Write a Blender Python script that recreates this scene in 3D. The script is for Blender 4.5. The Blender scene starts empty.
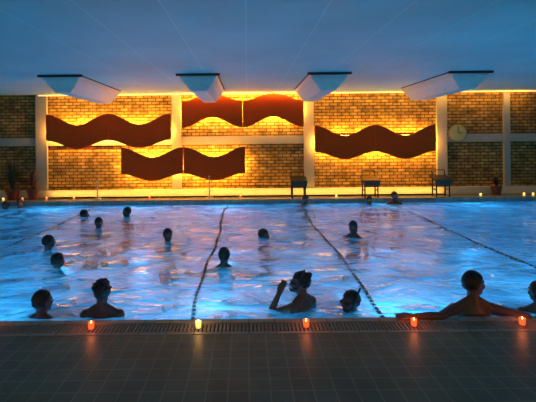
import bpy, bmesh, math, random
from mathutils import Vector, Matrix, Euler
random.seed(4)
S=bpy.context.scene
COL=S.collection
try:
    S.view_settings.view_transform='Standard'
except Exception: pass

# ------------------------------------------------------------ materials
def newmat(name):
    m=bpy.data.materials.new(name); m.use_nodes=True
    nt=m.node_tree; b=nt.nodes['Principled BSDF']
    return m,nt,b
def simple(name,col,rough=.5,metal=0,emit=None,es=0,noise=0.12,nscale=8,spec=None):
    m,nt,b=newmat(name)
    n=nt.nodes.new('ShaderNodeTexNoise'); n.inputs['Scale'].default_value=nscale
    tc=nt.nodes.new('ShaderNodeTexCoord'); nt.links.new(tc.outputs['Object'],n.inputs['Vector'])
    r=nt.nodes.new('ShaderNodeMixRGB'); r.blend_type='MIX'
    r.inputs[1].default_value=(*[c*(1-noise) for c in col],1); r.inputs[2].default_value=(*[min(1,c*(1+noise)) for c in col],1)
    nt.links.new(n.outputs['Fac'],r.inputs[0]); nt.links.new(r.outputs[0],b.inputs['Base Color'])
    b.inputs['Roughness'].default_value=rough; b.inputs['Metallic'].default_value=metal
    if spec is not None: b.inputs['Specular IOR Level'].default_value=spec
    if emit:
        b.inputs['Emission Color'].default_value=(*emit,1); b.inputs['Emission Strength'].default_value=es
    return m
def brickmat(name,c1,c2,mort,bw,rh,ms,plane='XZ',rough=.8,offset=.5,bump=.6,dist=.02,mottle=.5,spec=.3,mscale=3):
    m,nt,b=newmat(name)
    tc=nt.nodes.new('ShaderNodeTexCoord'); sp=nt.nodes.new('ShaderNodeSeparateXYZ'); cb=nt.nodes.new('ShaderNodeCombineXYZ')
    nt.links.new(tc.outputs['Object'],sp.inputs[0])
    nt.links.new(sp.outputs[plane[0]],cb.inputs['X']); nt.links.new(sp.outputs[plane[1]],cb.inputs['Y'])
    t=nt.nodes.new('ShaderNodeTexBrick'); nt.links.new(cb.outputs[0],t.inputs['Vector'])
    t.offset=offset
    t.inputs['Scale'].default_value=1; t.inputs['Brick Width'].default_value=bw; t.inputs['Row Height'].default_value=rh
    t.inputs['Mortar Size'].default_value=ms; t.inputs['Mortar Smooth'].default_value=.3
    t.inputs['Color1'].default_value=(*c1,1); t.inputs['Color2'].default_value=(*c2,1); t.inputs['Mortar'].default_value=(*mort,1)
    n=nt.nodes.new('ShaderNodeTexNoise'); n.inputs['Scale'].default_value=mscale; n.inputs['Detail'].default_value=5
    nt.links.new(tc.outputs['Object'],n.inputs['Vector'])
    mx=nt.nodes.new('ShaderNodeMixRGB'); mx.blend_type='MULTIPLY'; mx.inputs[0].default_value=mottle
    nt.links.new(t.outputs['Color'],mx.inputs[1])
    cr=nt.nodes.new('ShaderNodeValToRGB'); cr.color_ramp.elements[0].position=.3; cr.color_ramp.elements[1].position=.65
    nt.links.new(n.outputs['Fac'],cr.inputs[0]); nt.links.new(cr.outputs[0],mx.inputs[2])
    nt.links.new(mx.outputs[0],b.inputs['Base Color'])
    bp=nt.nodes.new('ShaderNodeBump'); bp.inputs['Strength'].default_value=bump; bp.inputs['Distance'].default_value=dist
    inv=nt.nodes.new('ShaderNodeMath'); inv.operation='SUBTRACT'; inv.inputs[0].default_value=1
    nt.links.new(t.outputs['Fac'],inv.inputs[1])
    ad=nt.nodes.new('ShaderNodeMath'); ad.operation='MULTIPLY_ADD'; ad.inputs[1].default_value=.5
    nt.links.new(n.outputs['Fac'],ad.inputs[0]); nt.links.new(inv.outputs[0],ad.inputs[2])
    nt.links.new(ad.outputs[0],bp.inputs['Height']); nt.links.new(bp.outputs[0],b.inputs['Normal'])
    b.inputs['Roughness'].default_value=rough; b.inputs['Specular IOR Level'].default_value=spec
    return m

M_brick=brickmat('brick',(.62,.32,.065),(.36,.175,.03),(.15,.075,.015),.25,.10,.018,'XZ',mottle=.65,bump=1,dist=.04,mscale=4.5)
M_brick_s=brickmat('brick_side',(.5,.32,.14),(.36,.2,.08),(.2,.13,.07),.34,.105,.014,'YZ')
M_deck=brickmat('deck_tiles',(.155,.18,.115),(.13,.155,.10),(.26,.28,.19),.15,.15,.006,'XY',rough=.42,offset=0,bump=.3,dist=.004,mottle=.35,spec=.22,mscale=2)
M_cope=brickmat('coping_tiles',(.36,.33,.26),(.30,.27,.21),(.12,.11,.1),.25,.6,.006,'XY',rough=.4,offset=0,bump=.4,dist=.004,mottle=.3)
M_pool=brickmat('pool_tiles',(.45,.72,.85),(.40,.68,.82),(.3,.5,.6),.2,.2,.008,'XY',rough=.4,offset=0,bump=.1,mottle=.1)
M_ceil=brickmat('ceiling_panels',(.46,.70,.64),(.445,.68,.62),(.70,.88,.80),.92,4.2,.007,'XY',rough=.55,offset=0,bump=.1,dist=.005,mottle=.2,mscale=.5)
M_conc=simple('concrete',(.38,.30,.19),.85)
M_cream=simple('cream_plaster',(.75,.58,.34),.7)
M_white=simple('white_paint',(.55,.6,.6),.5)
M_lampbody=simple('lamp_housing',(.68,.74,.66),.45)
M_dark=simple('dark_metal',(.03,.03,.035),.4,.6)
M_steel=simple('steel',(.4,.4,.42),.3,1)
M_blackpl=simple('black_plastic',(.015,.015,.02),.4)
M_red=simple('terracotta',(.2,.05,.025),.8)
M_leaf=simple('leaf',(.02,.035,.015),.6)
M_leafr=simple('leaf_red',(.12,.02,.01),.6)
M_rope=simple('lane_float_dark',(.05,.07,.09),.5)
M_rope2=simple('lane_float_gold_streak',(.50,.24,.06),.5)  # orange paints the golden reflection streak into the floats
M_eye=simple('eye_white',(.7,.7,.68),.3,noise=.02); M_iris=simple('iris',(.03,.02,.01),.2)
def wood():
    m,nt,b=newmat('stained_wood')
    tc=nt.nodes.new('ShaderNodeTexCoord'); mp=nt.nodes.new('ShaderNodeMapping'); mp.inputs['Scale'].default_value=(.8,4,9)
    n=nt.nodes.new('ShaderNodeTexNoise'); n.inputs['Scale'].default_value=2.5; n.inputs['Detail'].default_value=6
    cr=nt.nodes.new('ShaderNodeValToRGB'); cr.color_ramp.elements[0].color=(.50,.050,.006,1); cr.color_ramp.elements[1].color=(.68,.085,.010,1)
    nt.links.new(tc.outputs['Object'],mp.inputs[0]); nt.links.new(mp.outputs[0],n.inputs['Vector']); nt.links.new(n.outputs['Fac'],cr.inputs[0])
    nt.links.new(cr.outputs[0],b.inputs['Base Color']); b.inputs['Roughness'].default_value=.6; b.inputs['Specular IOR Level'].default_value=.06
    return m
M_wood=wood()
def skinmat(name,col):
    m=simple(name,col,.45,noise=.15,nscale=20); return m
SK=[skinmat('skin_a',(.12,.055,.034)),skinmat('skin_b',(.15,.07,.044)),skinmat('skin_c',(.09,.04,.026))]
HR=[simple('hair_dark',(.012,.009,.007),.5,nscale=60),simple('hair_brown',(.035,.02,.012),.5,nscale=60)]
SW=[simple('swim_navy',(.02,.03,.1),.7),simple('swim_red',(.25,.02,.02),.7),simple('swim_black',(.01,.01,.012),.7)]

def watermat():
    m=bpy.data.materials.new('water'); m.use_nodes=True; nt=m.node_tree
    for n in list(nt.nodes): nt.nodes.remove(n)
    N=nt.nodes.new; L=nt.links.new
    out=N('ShaderNodeOutputMaterial')
    tc=N('ShaderNodeTexCoord')
    mp=N('ShaderNodeMapping'); mp.inputs['Scale'].default_value=(.9,1.4,1)
    L(tc.outputs['Object'],mp.inputs[0])
    n1=N('ShaderNodeTexNoise'); n1.inputs['Scale'].default_value=1.5; n1.inputs['Detail'].default_value=2; n1.inputs['Distortion'].default_value=.8
    n2=N('ShaderNodeTexNoise'); n2.inputs['Scale'].default_value=5.5; n2.inputs['Detail'].default_value=3; n2.inputs['Distortion'].default_value=.6
    L(mp.outputs[0],n1.inputs['Vector']); L(mp.outputs[0],n2.inputs['Vector'])
    ma=N('ShaderNodeMath'); ma.operation='MULTIPLY_ADD'; ma.inputs[1].default_value=.40
    L(n2.outputs['Fac'],ma.inputs[0]); L(n1.outputs['Fac'],ma.inputs[2])
    bp=N('ShaderNodeBump'); bp.inputs['Strength'].default_value=1; bp.inputs['Distance'].default_value=.10
    L(ma.outputs[0],bp.inputs['Height'])
    tl=N('ShaderNodeBsdfTranslucent'); tl.inputs['Color'].default_value=(.40,.80,.92,1)
    tp=N('ShaderNodeBsdfTransparent'); tp.inputs['Color'].default_value=(.38,.75,.88,1)
    m1=N('ShaderNodeMixShader')
    # mottled glow of refracted light, painted in by a noise mix
    cr=N('ShaderNodeMapRange'); cr.inputs['From Min'].default_value=.38; cr.inputs['From Max'].default_value=.62
    cr.inputs['To Min'].default_value=.04; cr.inputs['To Max'].default_value=.80
    L(n1.outputs['Fac'],cr.inputs['Value']); L(cr.outputs[0],m1.inputs[0])
    L(tl.outputs[0],m1.inputs[1]); L(tp.outputs[0],m1.inputs[2])
    gl=N('ShaderNodeBsdfGlossy'); gl.inputs['Roughness'].default_value=.03; gl.inputs['Color'].default_value=(1,1,1,1)
    L(bp.outputs[0],gl.inputs['Normal'])
    fr=N('ShaderNodeFresnel'); fr.inputs['IOR'].default_value=1.95; L(bp.outputs[0],fr.inputs['Normal'])
    m2=N('ShaderNodeMixShader'); L(fr.outputs[0],m2.inputs[0]); L(m1.outputs[0],m2.inputs[1]); L(gl.outputs[0],m2.inputs[2])
    L(m2.outputs[0],out.inputs['Surface'])
    return m
M_water=watermat()

# ------------------------------------------------------------ mesh helpers
def finish(bm,name,mat=None,parent=None,smooth=False,recalc=True):
    if recalc: bmesh.ops.recalc_face_normals(bm,faces=bm.faces)
    me=bpy.data.meshes.new(name); bm.to_mesh(me); bm.free()
    o=bpy.data.objects.new(name,me); COL.objects.link(o)
    if mat:
        for mm in (mat if isinstance(mat,(list,tuple)) else [mat]): me.materials.append(mm)
    if parent: o.parent=parent
    if smooth:
        for p in me.polygons: p.use_smooth=True
    return o
def bx(bm,x0,x1,y0,y1,z0,z1,mi=0):
    vs=[bm.verts.new((x,y,z)) for x in(x0,x1) for y in(y0,y1) for z in(z0,z1)]
    for f in [(0,1,3,2),(4,6,7,5),(0,4,5,1),(2,3,7,6),(0,2,6,4),(1,5,7,3)]:
        ff=bm.faces.new([vs[i] for i in f]); ff.material_index=mi
def box(name,x0,x1,y0,y1,z0,z1,mat,parent=None,bevel=0):
    bm=bmesh.new(); bx(bm,x0,x1,y0,y1,z0,z1)
    o=finish(bm,name,mat,parent)
    if bevel:
        md=o.modifiers.new('b','BEVEL'); md.width=bevel; md.segments=2
    return o
def empty(name,loc=(0,0,0),rz=0):
    e=bpy.data.objects.new(name,None); e.empty_display_size=.1; e.location=loc; e.rotation_euler=(0,0,rz); COL.objects.link(e); return e
def sph(bm,c,r,sub=2):
    c=Vector(c); r=Vector(r) if hasattr(r,'__len__') else Vector((r,r,r))
    bmesh.ops.create_icosphere(bm,subdivisions=sub,radius=1,matrix=Matrix.Translation(c)@Matrix.Diagonal((*r,1)))
def cone(bm,a,b,ra,rb,seg=12):
    a=Vector(a);b=Vector(b);d=b-a
    if d.length<1e-5:return
    q=d.to_track_quat('Z','Y').to_matrix().to_4x4()
    bmesh.ops.create_cone(bm,cap_ends=True,segments=seg,radius1=ra,radius2=rb,depth=d.length,matrix=Matrix.Translation((a+b)/2)@q)
def cap(bm,a,b,ra,rb,sub=2):
    cone(bm,a,b,ra,rb); sph(bm,a,ra,sub); sph(bm,b,rb,sub)
def loft(bm,rings,seg=20):
    R=[]
    for (z,cx,cy,rx,ry) in rings:
        R.append([bm.verts.new((cx+rx*math.cos(t*2*math.pi/seg),cy+ry*math.sin(t*2*math.pi/seg),z)) for t in range(seg)])
    for i in range(len(R)-1):
        for j in range(seg):
            bm.faces.new((R[i][j],R[i][(j+1)%seg],R[i+1][(j+1)%seg],R[i+1][j]))
    bm.faces.new(R[0]); bm.faces.new(R[-1])

# ------------------------------------------------------------ room dims
HC=1.75; CEIL=3.24; YW=13.6; Y0=4.18; Y1=12.56; XL=-12; XR=12; YF=-3.2; RX0=-13.5; RX1=13.5; WZ=-.12; PF=-1.4
# floor with pool opening
bm=bmesh.new()
bx(bm,RX0,RX1,YF,Y0-.30,-.12,0); bx(bm,RX0,RX1,Y1+.3,YW,-.12,0)
bx(bm,RX0,XL,Y0-.30,Y1+.3,-.12,0); bx(bm,XR,RX1,Y0-.30,Y1+.3,-.12,0)
finish(bm,'floor',M_deck)
box('ceiling',RX0,RX1,YF,YW+.1,CEIL,CEIL+.15,M_ceil)
# pool basin
bm=bmesh.new()
bx(bm,XL-.1,XR+.1,Y0-.1,Y1+.1,PF-.1,PF)
bx(bm,XL-.1,XR+.1,Y0-.1,Y0,PF,-.12); bx(bm,XL-.1,XR+.1,Y1,Y1+.1,PF,-.12)
bx(bm,XL-.1,XL,Y0,Y1,PF,-.12); bx(bm,XR,XR+.1,Y0,Y1,PF,-.12)
finish(bm,'pool_basin',M_pool)
# coping and grating
bm=bmesh.new()
bx(bm,XL,XR,Y0-.08,Y0,-.12,.012); bx(bm,XL,XR,Y0-.30,Y0-.26,-.12,.004)
bx(bm,XL,XR,Y1,Y1+.3,-.12,.012)
bx(bm,XL,XR,Y0-.26,Y0-.08,-.12,-.06)
o=finish(bm,'pool_coping',M_cope)
bm=bmesh.new()
x=-6.0
while x<6.6:
    bx(bm,x,x+.022,Y0-.255,Y0-.085,-.03,.004); x+=.036
for yy in (Y0-.25,Y0-.17,Y0-.095): bx(bm,-6,6.6,yy-.006,yy+.006,-.055,-.004)
finish(bm,'gutter_grate',simple('grate_plastic',(.20,.19,.14),.5))
# water
bm=bmesh.new()
nx,ny=300,110
V=[[None]*(ny+1) for _ in range(nx+1)]
from mathutils import noise as MN
for i in range(nx+1):
    for j in range(ny+1):
        X=XL+(XR-XL)*i/nx; Y=Y0+(Y1-Y0)*j/ny
        z=WZ+.014*MN.noise(Vector((X*.9,Y*1.2,0)))+.008*MN.noise(Vector((X*2.3,Y*2.8,3)))
        V[i][j]=bm.verts.new((X,Y,z))
for i in range(nx):
    for j in range(ny): bm.faces.new((V[i][j],V[i+1][j],V[i+1][j+1],V[i][j+1]))
bm.normal_update(); bm.faces.ensure_lookup_table()
if bm.faces[0].normal.z<0: bmesh.ops.reverse_faces(bm,faces=bm.faces)
finish(bm,'pool_water',M_water,smooth=True,recalc=False)

# walls
box('wall_back',RX0,RX1,YW,YW+.2,-.12,CEIL,M_brick)
box('wall_left',RX0-.2,RX0,YF,YW,-.12,CEIL,M_brick_s)
box('wall_right',RX1,RX1+.2,YF,YW,-.12,CEIL,M_brick_s)
bm=bmesh.new()
bx(bm,RX0,RX1,YF-.2,YF,-.12,.35); bx(bm,RX0,RX1,YF-.2,YF,2.85,CEIL)
wn=6; w=(RX1-RX0)/wn
for i in range(wn+1):
    c=RX0+i*w; bx(bm,max(RX0,c-.3),min(RX1,c+.3),YF-.2,YF,.35,2.85)
finish(bm,'wall_front',M_cream)
for i in range(wn):
    c=RX0+(i+.5)*w; e=empty('window_%d'%(i+1),(c,YF-.1,1.6))
    bm=bmesh.new(); hw=w/2-.3
    bx(bm,-hw,hw,-.03,.03,-1.25,-1.19); bx(bm,-hw,hw,-.03,.03,1.19,1.25)
    for xx in(-hw,-.03,hw-.06): bx(bm,xx,xx+.06,-.03,.03,-1.19,1.19)
    finish(bm,'frame',M_white,e)
# columns, beam, ledge
def P(px,py,D): return ((px-247)*D/430, HC-(py-140)*D/430)
YC=YW-.07
for i,(a,b) in enumerate([(36,47),(172,181),(304,314),(437,447),(504,510)]):
    xa=P(a,0,YC)[0]; xb=P(b,0,YC)[0]
    box('trim_%d'%(i+1),xa,xb,YC-.02,YW,.0,CEIL,M_conc)
box('trim_6',RX0,RX1,YW-.05,YW,P(0,144,YW)[1],P(0,136,YW)[1],M_conc)
box('baseboard_back',RX0,RX1,YW-.13,YW,0,.22,M_cream)
# cove light strip at wall/ceiling junction
M_cove=simple('warm_strip',(.9,.7,.4),.5,emit=(1,.55,.12),es=1.6,noise=0)
e=empty('cove_light',(0,YW-.1,CEIL-.05))
box('strip',P(40,0,YW)[0],P(540,0,YW)[0],.0,.04,-.0,.03,M_cove,e)
def area(name,loc,rot,sx,sy,en,col,parent=None,shape='RECTANGLE',spread=None):
    l=bpy.data.lights.new(name,'AREA'); l.shape=shape; l.size=sx
    if shape in('RECTANGLE','ELLIPSE'): l.size_y=sy
    l.energy=en; l.color=col
    if spread: l.spread=spread
    o=bpy.data.objects.new(name,l); o.location=loc; o.rotation_euler=rot; COL.objects.link(o)
    if parent: o.parent=parent
    return o
area('cove_lamp',(P(290,0,YW)[0],-.25,-.0),(math.radians(35),0,0),15,.08,90,(1,.54,.08),e)
# low linear lamp, added to warm and brighten the foot of the wall
X_a,X_b=P(52,0,YW)[0],P(440,0,YW)[0]
e=empty('added_wash_light',((X_a+X_b)/2,YW-.32,0))
box('added_channel',-(X_b-X_a)/2,(X_b-X_a)/2,-.03,.03,0,.04,M_dark,e)
area('added_wash_lamp',(0,.0,.05),(math.radians(145),0,0),X_b-X_a,.04,52,(1,.54,.10),e)

# wave panels
WARM=(1,.56,.07)
def wave_panel(x0,x1,cy,amp,th,phase):
    D=YW-.30
    X0,_=P(x0,0,D); X1,_=P(x1,0,D); Z=P(0,cy,D)[1]
    e=empty('wave_wall_panel',((X0+X1)/2,D,Z)); W=X1-X0; k=D/430
    for h in range(2):
        bm=bmesh.new(); n=32; rows=[]
        for i in range(n+1):
            t=(h+i/n)/2
            xx=-W/2+W*t+(.004 if (h==1 and i==0) else (-.004 if (h==0 and i==n) else 0))
            z=amp*k*math.cos(4*math.pi*t)*phase
            thk=th*k*(.5+.03*math.cos(4*math.pi*t))
            rows.append([bm.verts.new((xx,y,z+s*thk)) for y in(0,.035) for s in(-1,1)])
        for i in range(n):
            a,b=rows[i],rows[i+1]
            for q in((0,1),(1,3),(3,2),(2,0)): bm.faces.new((a[q[0]],a[q[1]],b[q[1]],b[q[0]]))
        for r in(rows[0],rows[-1]): bm.faces.new((r[0],r[1],r[3],r[2]))
        finish(bm,'board_%d'%(h+1),M_wood,e)
    bm=bmesh.new()
    for xx in(-W*.4,-W*.12,W*.12,W*.4): cone(bm,(xx,.03,0),(xx,.30,0),.02,.02,8)
    finish(bm,'standoffs',M_dark,e)
    area('lamp_tube',(0,.08,0),(math.radians(90),0,0),W*.94,.10,540,WARM,e)
wave_panel(46,171,130.5,4.8,25,1)
wave_panel(182,304,109.5,4.5,25,-1)
wave_panel(121,245,164,4.3,25,1)
wave_panel(315,436,144,4.5,25,1)

# ceiling lamps / ducts
def lamp_unit(x,y0=9.6,y1=12.7):
    e=empty('ceiling_light_trough',(x,0,CEIL))
    bm=bmesh.new()
    def prism(w0,w1,z0,z1,ya,yb):
        a=[(-w0,z0),(w0,z0),(w1,z1),(-w1,z1)]
        A=[bm.verts.new((p[0],ya,p[1])) for p in a]; B=[bm.verts.new((p[0],yb,p[1])) for p in a]
        bm.faces.new(A); bm.faces.new(B)
        for i in range(4): bm.faces.new((A[i],A[(i+1)%4],B[(i+1)%4],B[i]))
    prism(.42,.38,-.02,-.12,y0,y1)
    prism(.37,.28,-.12,-.25,y0+.06,y1-.05)
    prism(.27,.17,-.25,-.38,y0+.12,y1-.1)
    finish(bm,'housing',M_lampbody,e)
    bm=bmesh.new()
    bx(bm,-.49,.49,y0-.06,y0+.02,-.05,0); bx(bm,-.45,.45,y0+.02,y1,-.02,0)
    finish(bm,'flange',M_dark,e)
    bm=bmesh.new()
    for i in range(9):
        yy=y0+.3+i*.29; bx(bm,-.14,.14,yy,yy+.03,-.39,-.378)
    finish(bm,'louvres',M_white,e)
for x in(-4.15,-1.08,1.85,5.0): lamp_unit(x)

# starting blocks
def block(x):
    e=empty('starting_block',(x,Y1+.22,.012))
    bm=bmesh.new()
    bm2=bmesh.new(); 
    for sx in(-.19,.19):
        cone(bm,(sx,-.12,0),(sx,-.12,.50),.022,.022); cone(bm,(sx,.16,0),(sx,.16,.60),.022,.022)
        cone(bm,(sx,-.12,.22),(sx,.16,.22),.016,.016); cone(bm,(sx,.16,.6),(sx,.22,.78),.014,.014)
    cone(bm,(-.19,.22,.78),(.19,.22,.78),.014,.014); cone(bm,(-.19,-.12,.33),(.19,-.12,.33),.014,.014)
    finish(bm,'frame',M_dark,e,smooth=False)
    vs=[bm2.verts.new(v) for v in[(-.25,-.2,.47),(.25,-.2,.47),(.25,.22,.58),(-.25,.22,.58),(-.25,-.2,.52),(.25,-.2,.52),(.25,.22,.63),(-.25,.22,.63)]]
    for f in[(0,1,2,3),(4,5,6,7),(0,1,5,4),(1,2,6,5),(2,3,7,6),(3,0,4,7)]: bm2.faces.new([vs[i] for i in f])
    finish(bm2,'step_plate',M_blackpl,e)
    bm=bmesh.new(); bx(bm,-.23,.23,-.215,-.2,.36,.5); finish(bm,'number_plate',simple('plate',(.06,.05,.03),.5),e)
for px in(298,370,441): block(P(px,0,Y1+.2)[0])
# posts
for px,top in((209,176),(97,180)):
    D=Y1+.5; X,Z=P(px,top,D); e=empty('rope_post',(X,D,0)); bm=bmesh.new()
    cone(bm,(0,0,0),(0,0,Z),.018,.018); sph(bm,(0,0,Z),.03); cone(bm,(0,0,0),(0,0,.03),.12,.10,20); finish(bm,'post',M_steel,e)
# wall clock
X,Z=P(457,135,YW-.05); e=empty('wall_clock',(X,YW-.051,Z))
bm=bmesh.new(); cone(bm,(0,0,0),(0,-.06,0),.29,.29,40); finish(bm,'case',simple('clock_case',(.2,.15,.06),.5),e)
bm=bmesh.new(); cone(bm,(0,-.06,0),(0,-.066,0),.255,.255,40); finish(bm,'dial',simple('clock_dial',(.55,.38,.10),.5),e)
bm=bmesh.new(); bx(bm,-.01,.01,-.075,-.068,0,.2); bx(bm,0,.14,-.075,-.068,-.01,.012)
for k in range(12):
    a=k*math.pi/6; sph(bm,(.21*math.cos(a),-.068,.21*math.sin(a)),(.014,.004,.014),1)
finish(bm,'hands',M_blackpl,e)
# plants
def plant(x,y,h,n,lm,pr=.16):
    e=empty('potted_plant',(x,y,0)); bm=bmesh.new()
    loft(bm,[(0,0,0,pr*.7,pr*.7),(.22,0,0,pr,pr),(.26,0,0,pr*1.08,pr*1.08),(.28,0,0,pr*1.08,pr*1.08)])
    finish(bm,'pot',M_red,e,smooth=False)
    bm=bmesh.new()
    for i in range(n):
        a=random.uniform(0,6.28); L=h*random.uniform(.6,1); out=random.uniform(.1,.42)*h*.6; w=random.uniform(.02,.04)
        prev=None; m=7
        for s in range(m+1):
            t=s/m; r=out*t**1.6; z=.26+(L-.26)*(t-.25*t*t*t*(out*2)); ww=w*math.sin(math.pi*(t*.85+.12))
            c=Vector((r*math.cos(a),r*math.sin(a),z)); d=Vector((-math.sin(a),math.cos(a),0))*ww
            cur=(bm.verts.new(c-d),bm.verts.new(c+d))
            if prev: bm.faces.new((prev[0],prev[1],cur[1],cur[0]))
            prev=cur
    finish(bm,'leaves',lm,e,recalc=False)
plant(P(33,0,13.2)[0],13.15,1.0,34,M_leafr); plant(P(14,0,13.2)[0],13.1,1.5,40,M_leaf,.2); plant(P(495,0,13.2)[0],13.15,.55,30,M_leaf,.15)

# lane ropes
def rope(x,seed):
    bm=bmesh.new(); y=Y0+.3; i=0
    ph=seed*1.7
    while y<Y1-.2:
        dx=.03*math.sin(y*1.3+ph)+.012*math.sin(y*4+ph)
        mi=1 if (i//4)%2==1 else 0
        n0=len(bm.faces)
        zz=WZ-.010
        cone(bm,(x+dx,y,zz),(x+dx,y+.055,zz),.024,.024,10)
        bm.faces.ensure_lookup_table()
        for f in bm.faces[n0:]: f.material_index=mi
        y+=.11; i+=1
    cone(bm,(x,Y0+.01,WZ),(x,Y0+.3,WZ),.008,.008,6)
    finish(bm,'lane_rope',[M_rope,M_rope2])
for i,x in enumerate((-7.3,-4.3,-.60,1.45,4.1)): rope(x,i)

# candles
M_wax=simple('wax',(.8,.7,.5),.5,emit=(1,.45,.08),es=1.0)
M_flame=simple('flame',(1,.6,.2),.5,emit=(1,.55,.12),es=14,noise=0)
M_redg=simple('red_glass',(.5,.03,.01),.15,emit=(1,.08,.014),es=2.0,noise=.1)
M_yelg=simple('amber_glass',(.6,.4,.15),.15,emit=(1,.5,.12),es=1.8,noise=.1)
def candle(x,y,g,s=1,en=.5,z=0):
    e=empty('votive_candle',(x,y,z)); e.scale=(s,s,s)
    bm=bmesh.new(); seg=24
    prof=[(.0,.0),(.028,.0),(.031,.006),(.034,.075),(.031,.075),(.028,.010),(.0,.010)]
    R=[]
    for r,zz in prof:
        R.append([bm.verts.new((max(r,.0005)*math.cos(k*6.2832/seg),max(r,.0005)*math.sin(k*6.2832/seg),zz)) for k in range(seg)])
    for i in range(len(R)-1):
        for k in range(seg): bm.faces.new((R[i][k],R[i][(k+1)%seg],R[i+1][(k+1)%seg],R[i+1][k]))
    finish(bm,'glass_cup',g,e,smooth=True)
    bm=bmesh.new(); cone(bm,(0,0,.012),(0,0,.05),.026,.026,20); cone(bm,(0,0,.05),(0,0,.058),.0015,.001,6); finish(bm,'wax',M_wax,e)
    bm=bmesh.new(); loft(bm,[(.056,0,0,.001,.001),(.062,0,0,.006,.006),(.07,0,0,.007,.007),(.082,0,0,.004,.004),(.094,0,0,.0006,.0006)],10); finish(bm,'flame',M_flame,e,smooth=True)
    l=bpy.data.lights.new('glow','POINT'); l.energy=en; l.color=(1,.22,.05) if g is M_redg else (1,.5,.15); l.shadow_soft_size=.02
    o=bpy.data.objects.new('glow',l); o.location=(0,0,.13); o.parent=e; COL.objects.link(o)
for i,x in enumerate((-1.47,-.47,.535,1.54,2.55,-2.47,3.56)): candle(x,4.01,M_yelg if i==1 else M_redg,.80,.65,.006)
for px in(5,24,48,75,150,240,335,478,521,530): candle(P(px,0,13.1)[0],12.98,M_yelg if px%3 else M_redg,.9,.2)

# ------------------------------------------------------------ people
def hand(bm,w,d,nrm,side,s=1,curl=.5):
    """w wrist, d direction, nrm palm normal; side=+1/-1 thumb side"""
    w=Vector(w); d=Vector(d).normalized(); nrm=Vector(nrm); nrm=(nrm-nrm.dot(d)*d).normalized(); c=d.cross(nrm).normalized()*side
    lens=[.072,.080,.074,.058]
    for i in range(4):
        off=(1.5-i)*.0205
        k=w+d*.088+c*off
        cap(bm,w+c*off*.55,k,.017,.0125,1)
        p=k; dd=d.copy()
        for j,fr in enumerate((.45,.32,.23)):
            a=curl*(.5+.35*j)*.6
            dd=(dd*math.cos(a)+nrm*math.sin(a)).normalized()
            q=p+dd*lens[i]*fr+c*off*.12
            cap(bm,p,q,.0105-.001*j,.0095-.001*j,1); p=q
    t0=w+d*.025+c*.024; t1=t0+(d*.6+c*.6+nrm*.25).normalized()*.04; t2=t1+(d*.85+c*.3+nrm*.35).normalized()*.032; t3=t2+(d*.95+nrm*.3).normalized()*.024
    cap(bm,t0,t1,.016,.013,1); cap(bm,t1,t2,.0125,.0115,1); cap(bm,t2,t3,.0115,.009,1)

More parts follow.
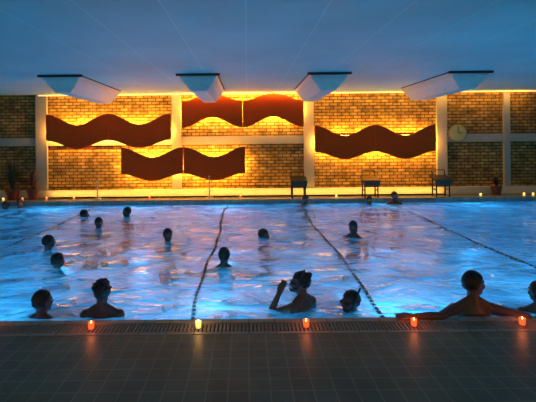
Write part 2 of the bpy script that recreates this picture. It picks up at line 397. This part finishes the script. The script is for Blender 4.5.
ARMS={
 'down':[(.27,.02,-.62),(.25,-.14,-.84)],
 'spread':[(.40,-.06,-.44),(.56,-.26,-.47)],
 'front':[(.27,-.2,-.50),(.16,-.42,-.47)],
}
def swimmer(x,y,top,yaw,hy=0,L='down',R='down',hair='short',vox=.012,sk=0,hc=0,sw=0,mask=False,female=False,lean=0,curl=.5):
    Hs=1.70*(.96 if female else 1); T=top-PF
    s=T/1.70 if T>Hs else Hs/1.70
    e=empty('swimmer',(x,y,top),yaw); e.scale=(s,s,s)
    t=T/s  # local height available
    bm=bmesh.new(); sh=.92 if female else 1
    loft(bm,[(-.275,0,.02,.056,.06),(-.305,0,.02,.075*sh,.062),(-.335,0,.018,.13*sh,.075),(-.375,0,.012,.172*sh,.095),(-.44,0,.005,.172*sh,.112),(-.53,0,0,.158*sh,.112),(-.63,0,0,.137*sh,.098),(-.72,0,0,.145,.10),(-.81,0,.005,.168,.112),(-.89,0,0,.15,.10)],24)
    cap(bm,(0,.02,-.20),(0,.025,-.33),.054,.062)
    for q in(-1,1):
        cap(bm,(q*.05,.03,-.28),(q*.15*sh,.02,-.345),.045,.045)      # trapezius
        sph(bm,(q*.07,-.07,-.44),(.075,.04,.06) if not female else (.06,.065,.06))
        sph(bm,(q*.08,.07,-.86),(.085,.075,.085))
    # arms
    for q,A in((1,L),(-1,R)):
        A=ARMS[A] if isinstance(A,str) else A
        S0=Vector((q*.178*sh,.015,-.362)); E=Vector((q*A[0][0],A[0][1],A[0][2])); Wd=Vector((q*A[1][0],A[1][1],A[1][2]))
        E=S0+(E-S0).normalized()*.29; Wd=E+(Wd-E).normalized()*.25
        sph(bm,S0,.062)
        mid=S0.lerp(E,.4); cap(bm,S0,mid,.056,.050); cap(bm,mid,E,.050,.040)
        mid=E.lerp(Wd,.3); cap(bm,E,mid,.040,.042); cap(bm,mid,Wd,.042,.027)
        d=Wd-E
        if len(A)>2: d=Vector((q*A[2][0],A[2][1],A[2][2]))
        nr=Vector((-q*.3,-.3,-.8)) if abs(d.normalized().z)<.8 else Vector((-q,0,0))
        cc=d.normalized().cross((nr-nr.dot(d.normalized())*d.normalized()).normalized())
        hand(bm,Wd,d,nr,1 if (cc.y<0 or abs(cc.y)<.05) else -1,1,curl)
    # legs
    d=t-.86-.065; Lg=.80; th=min(.405,.405)
    if d<Lg: f=math.sqrt(max(0,.40**2-(d/2)**2))
    else: f=0
    for q in(-1,1):
        H0=Vector((q*.088,0,-.86)); A0=Vector((q*.10,.02 if d>=Lg else .02,-t+.065)); K=(H0+A0)/2+Vector((q*.03,-f,0))
        mid=H0.lerp(K,.4); cap(bm,H0,mid,.088,.078); cap(bm,mid,K,.078,.055)
        mid=K.lerp(A0,.35)+Vector((0,.012,0)); cap(bm,K,mid,.054,.055); cap(bm,mid,A0,.055,.036)
        cap(bm,A0+Vector((0,.03,-.03)),A0+Vector((q*.02,-.13,-.04)),.033,.025)
        for k in range(5):
            xx=q*(.045-.019*k)*-1
            cap(bm,A0+Vector((q*.02+xx*.8,-.12,-.043)),A0+Vector((q*.025+xx,-.18+.008*k,-.05)),.014,.012 if k else .014,1)
    # head (rotated)
    hb=bmesh.new()
    sph(hb,(0,.012,-.105),(.076,.098,.105),3); sph(hb,(0,-.022,-.150),(.060,.070,.085),3)
    sph(hb,(0,-.070,-.208),(.024,.020,.018)); cap(hb,(-.045,.0,-.19),(-.012,-.065,-.213),.02,.016); cap(hb,(.045,.0,-.19),(.012,-.065,-.213),.02,.016)
    cap(hb,(0,-.090,-.108),(0,-.110,-.148),.008,.012); sph(hb,(-.012,-.098,-.152),.009); sph(hb,(.012,-.098,-.152),.009)
    cap(hb,(-.032,-.080,-.096),(.032,-.080,-.096),.012,.012)
    sph(hb,(0,-.090,-.174),(.024,.009,.006)); sph(hb,(0,-.088,-.183),(.021,.010,.007))
    for q in(-1,1):
        sph(hb,(q*.040,-.065,-.145),(.022,.022,.02)); sph(hb,(q*.078,.012,-.125),(.010,.020,.030)); 
    me=bpy.data.meshes.new('tmp'); 
    rm=Matrix.Translation((0,.015,0))@Matrix.Rotation(hy,4,'Z')@Matrix.Rotation(lean,4,'X')@Matrix.Translation((0,-.015,0))
    bmesh.ops.transform(hb,matrix=rm,verts=hb.verts); hb.to_mesh(me); hb.free(); bm.from_mesh(me); bpy.data.meshes.remove(me)
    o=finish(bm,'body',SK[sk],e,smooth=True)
    r=o.modifiers.new('r','REMESH'); r.mode='VOXEL'; r.voxel_size=vox; r.use_smooth_shade=True
    sm=o.modifiers.new('s','SMOOTH'); sm.factor=.5; sm.iterations=3 if vox<.01 else 2
    # eyes
    bm=bmesh.new()
    for q in(-1,1): sph(bm,(q*.031,-.083,-.119),(.0125,.0085,.008))
    bmesh.ops.transform(bm,matrix=rm,verts=bm.verts); finish(bm,'eyes',M_eye,e,smooth=True)
    bm=bmesh.new()
    for q in(-1,1): sph(bm,(q*.031,-.0905,-.119),(.005,.003,.005))
    bmesh.ops.transform(bm,matrix=rm,verts=bm.verts); finish(bm,'irises',M_iris,e,smooth=True)
    # hair
    bm=bmesh.new()
    sph(bm,(0,.017,-.098),(.086,.105,.108),4)
    for v in bm.verts:
        c=v.co; n=MN.noise(c*38)*.006+MN.noise(c*90+Vector((x,y,0)))*.003
        dirr=(c-Vector((0,.017,-.1))).normalized(); c+=dirr*n
        face=(c.y<-.035 and c.z<-.062) ; side=(c.y<.0 and c.z<-.10); low=c.z<(-.165 if hair!='long' else -.19)
        if face or side or low: v.co=Vector((0,.015,-.11))+(c-Vector((0,.015,-.11)))*.80
    if hair=='bun': sph(bm,(0,.095,-.04),(.042,.036,.04),3); sph(bm,(0,.105,-.03),(.03,.03,.03),2)
    if hair=='long':
        loft(bm,[(-.06,0,.05,.07,.06),(-.14,0,.058,.074,.055),(-.20,0,.066,.062,.042),(-.26,0,.075,.05,.03),(-.30,0,.08,.03,.018)],20)
    if hair=='curly':
        for k in range(60):
            a=random.uniform(0,6.28); b=random.uniform(0,1.45)
            p=Vector((.088*math.sin(b)*math.cos(a),.017+.106*math.sin(b)*math.sin(a),-.095+.105*math.cos(b)))
            if p.y<-.05 and p.z<-.06: continue
            sph(bm,p,random.uniform(.014,.024),1)
    bmesh.ops.transform(bm,matrix=rm,verts=bm.verts); finish(bm,'hair',HR[hc],e,smooth=True)
    # swimwear
    bm=bmesh.new()
    if female: loft(bm,[(-.40,0,-.01,.166,.108),(-.44,0,0,.166,.13),(-.53,0,0,.152,.118),(-.63,0,0,.142,.104),(-.72,0,0,.15,.106),(-.81,0,.01,.174,.122),(-.90,0,.005,.14,.12)],24)
    else:
        loft(bm,[(-.74,0,0,.152,.106),(-.81,0,.008,.175,.122),(-.90,0,.008,.17,.13),(-.92,0,.0,.12,.10)],24)
    finish(bm,'swimsuit' if female else 'swim_trunks',SW[sw],e,smooth=True)
    if mask:
        bm=bmesh.new(); sph(bm,(-.033,-.092,-.117),(.03,.016,.022)); sph(bm,(.033,-.092,-.117),(.03,.016,.022)); cap(bm,(-.02,-.1,-.117),(.02,-.1,-.117),.006,.006,1)
        # strap
        pr=None
        for k in range(33):
            a=k/32*2*math.pi; p=Vector((.091*math.cos(a),.014+.108*math.sin(a),-.105+.012*math.sin(a)))
            if pr is not None: cap(bm,pr,p,.006,.006,1)
            pr=p
        if mask=='snorkel':
            pts=[(.03,-.11,-.18),(.075,-.09,-.19),(.098,-.03,-.15),(.105,.02,-.02),(.108,.05,.05)]
            for a,b in zip(pts,pts[1:]): cap(bm,a,b,.011,.011,2)
        bmesh.ops.transform(bm,matrix=rm,verts=bm.verts); finish(bm,'goggles',M_blackpl,e,smooth=True)
    return e
pi=math.pi
def W(px,wl,yt):  # place from waterline distance
    D=804/(wl-140); return (px-247)*D/430,D,HC-(yt-140)*D/430
def put(px,wl,yt,yaw,**k):
    a,b,c=W(px,wl,yt); return swimmer(a,b,c,yaw,**k)
put(41,314,288,pi*.95,hy=-.5,hair='short',vox=.009,sk=0)
put(101,314,279,pi,hy=.2,L='down',R='down',hair='curly',vox=.008,sk=2)
# near woman with mask and snorkel, one arm bent so the hand steadies the mask
put(299,309,272,-2.4,hy=.7,L=[(.22,-.15,-.44),(.10,-.17,-.16)],R=[(.34,-.10,-.50),(.36,-.33,-.40)],hair='bun',vox=.008,sk=1,female=True,sw=2,mask='snorkel')
put(349,311,292,-.9,hy=-.3,L='front',R='spread',hair='short',vox=.009,sk=2,mask='snorkel')
# man leaning back on the edge, elbows and forearms resting on the coping
swimmer(2.27,4.37,.40,pi,hy=-1.35,L=[(.38,.19,-.352),(.64,.215,-.345)],R=[(.38,.19,-.365),(.48,.02,-.47)],hair='short',vox=.008,sk=0,sw=0,curl=.15)
put(537,314,284,pi*.9,hy=.6,hair='long',vox=.009,sk=1,female=True,sw=1)
put(223,266,247,pi,L='spread',R='spread',vox=.010,sk=0)
put(167,240,228,.5,L='front',R='front',hair='short',sk=1)
put(352,238,222,-.6,hair='long',female=True,sk=2,sw=1)
put(263,237,229,1.3,L='spread',R='front',sk=1)
put(48,246,233,2.2,sk=0,L='front',R='front')
put(57,265,251,2.6,sk=1,hair='short',female=True)
put(98,227,216,.4,sk=0)
put(84,215.5,208,1.6,sk=1,L='spread',R='spread')
put(126,215.5,206,-.8,sk=2)
put(394,205.5,193,0,sk=0,hy=.4)
put(305,205.5,195,.3,sk=2)
put(369,205.5,197,.0,sk=1,hair='long',female=True)
put(19,206,197,.3,sk=1); put(5,207,199,-.3,sk=0)

# ------------------------------------------------------------ lights
BL=(.09,.52,1)
for i,x in enumerate((-9,-5.4,-3.1,-.6,1.75,3.7,6.4,9.5)):
    for (yy,rx,nm,en) in((Y0+.03,90,'near',33),(Y1-.03,-90,'far',30)):
        e=empty('underwater_lamp',(x,yy,-.75)); sg=1 if nm=='near' else -1
        bm=bmesh.new(); cone(bm,(0,-.03*sg,0),(0,0,0),.17,.17,24); finish(bm,'housing',M_steel,e)
        area('lamp',(0,.02*sg,0),(math.radians(rx),0,0),.3,.3,en,BL,e,'DISK')
w=bpy.data.worlds.new('dusk'); S.world=w; w.use_nodes=True
w.node_tree.nodes['Background'].inputs[0].default_value=(.36,.50,.38,1); w.node_tree.nodes['Background'].inputs[1].default_value=1.0

# ------------------------------------------------------------ camera
c=bpy.data.cameras.new('cam'); c.sensor_width=36; c.lens=430/536*36; c.shift_x=21/536; c.shift_y=-61/536
co=bpy.data.objects.new('camera',c); COL.objects.link(co); co.location=(0,0,HC)
co.rotation_euler=(Matrix.Rotation(math.radians(90),3,'X')@Matrix.Rotation(math.radians(-.55),3,'Z')).to_euler()
S.camera=co
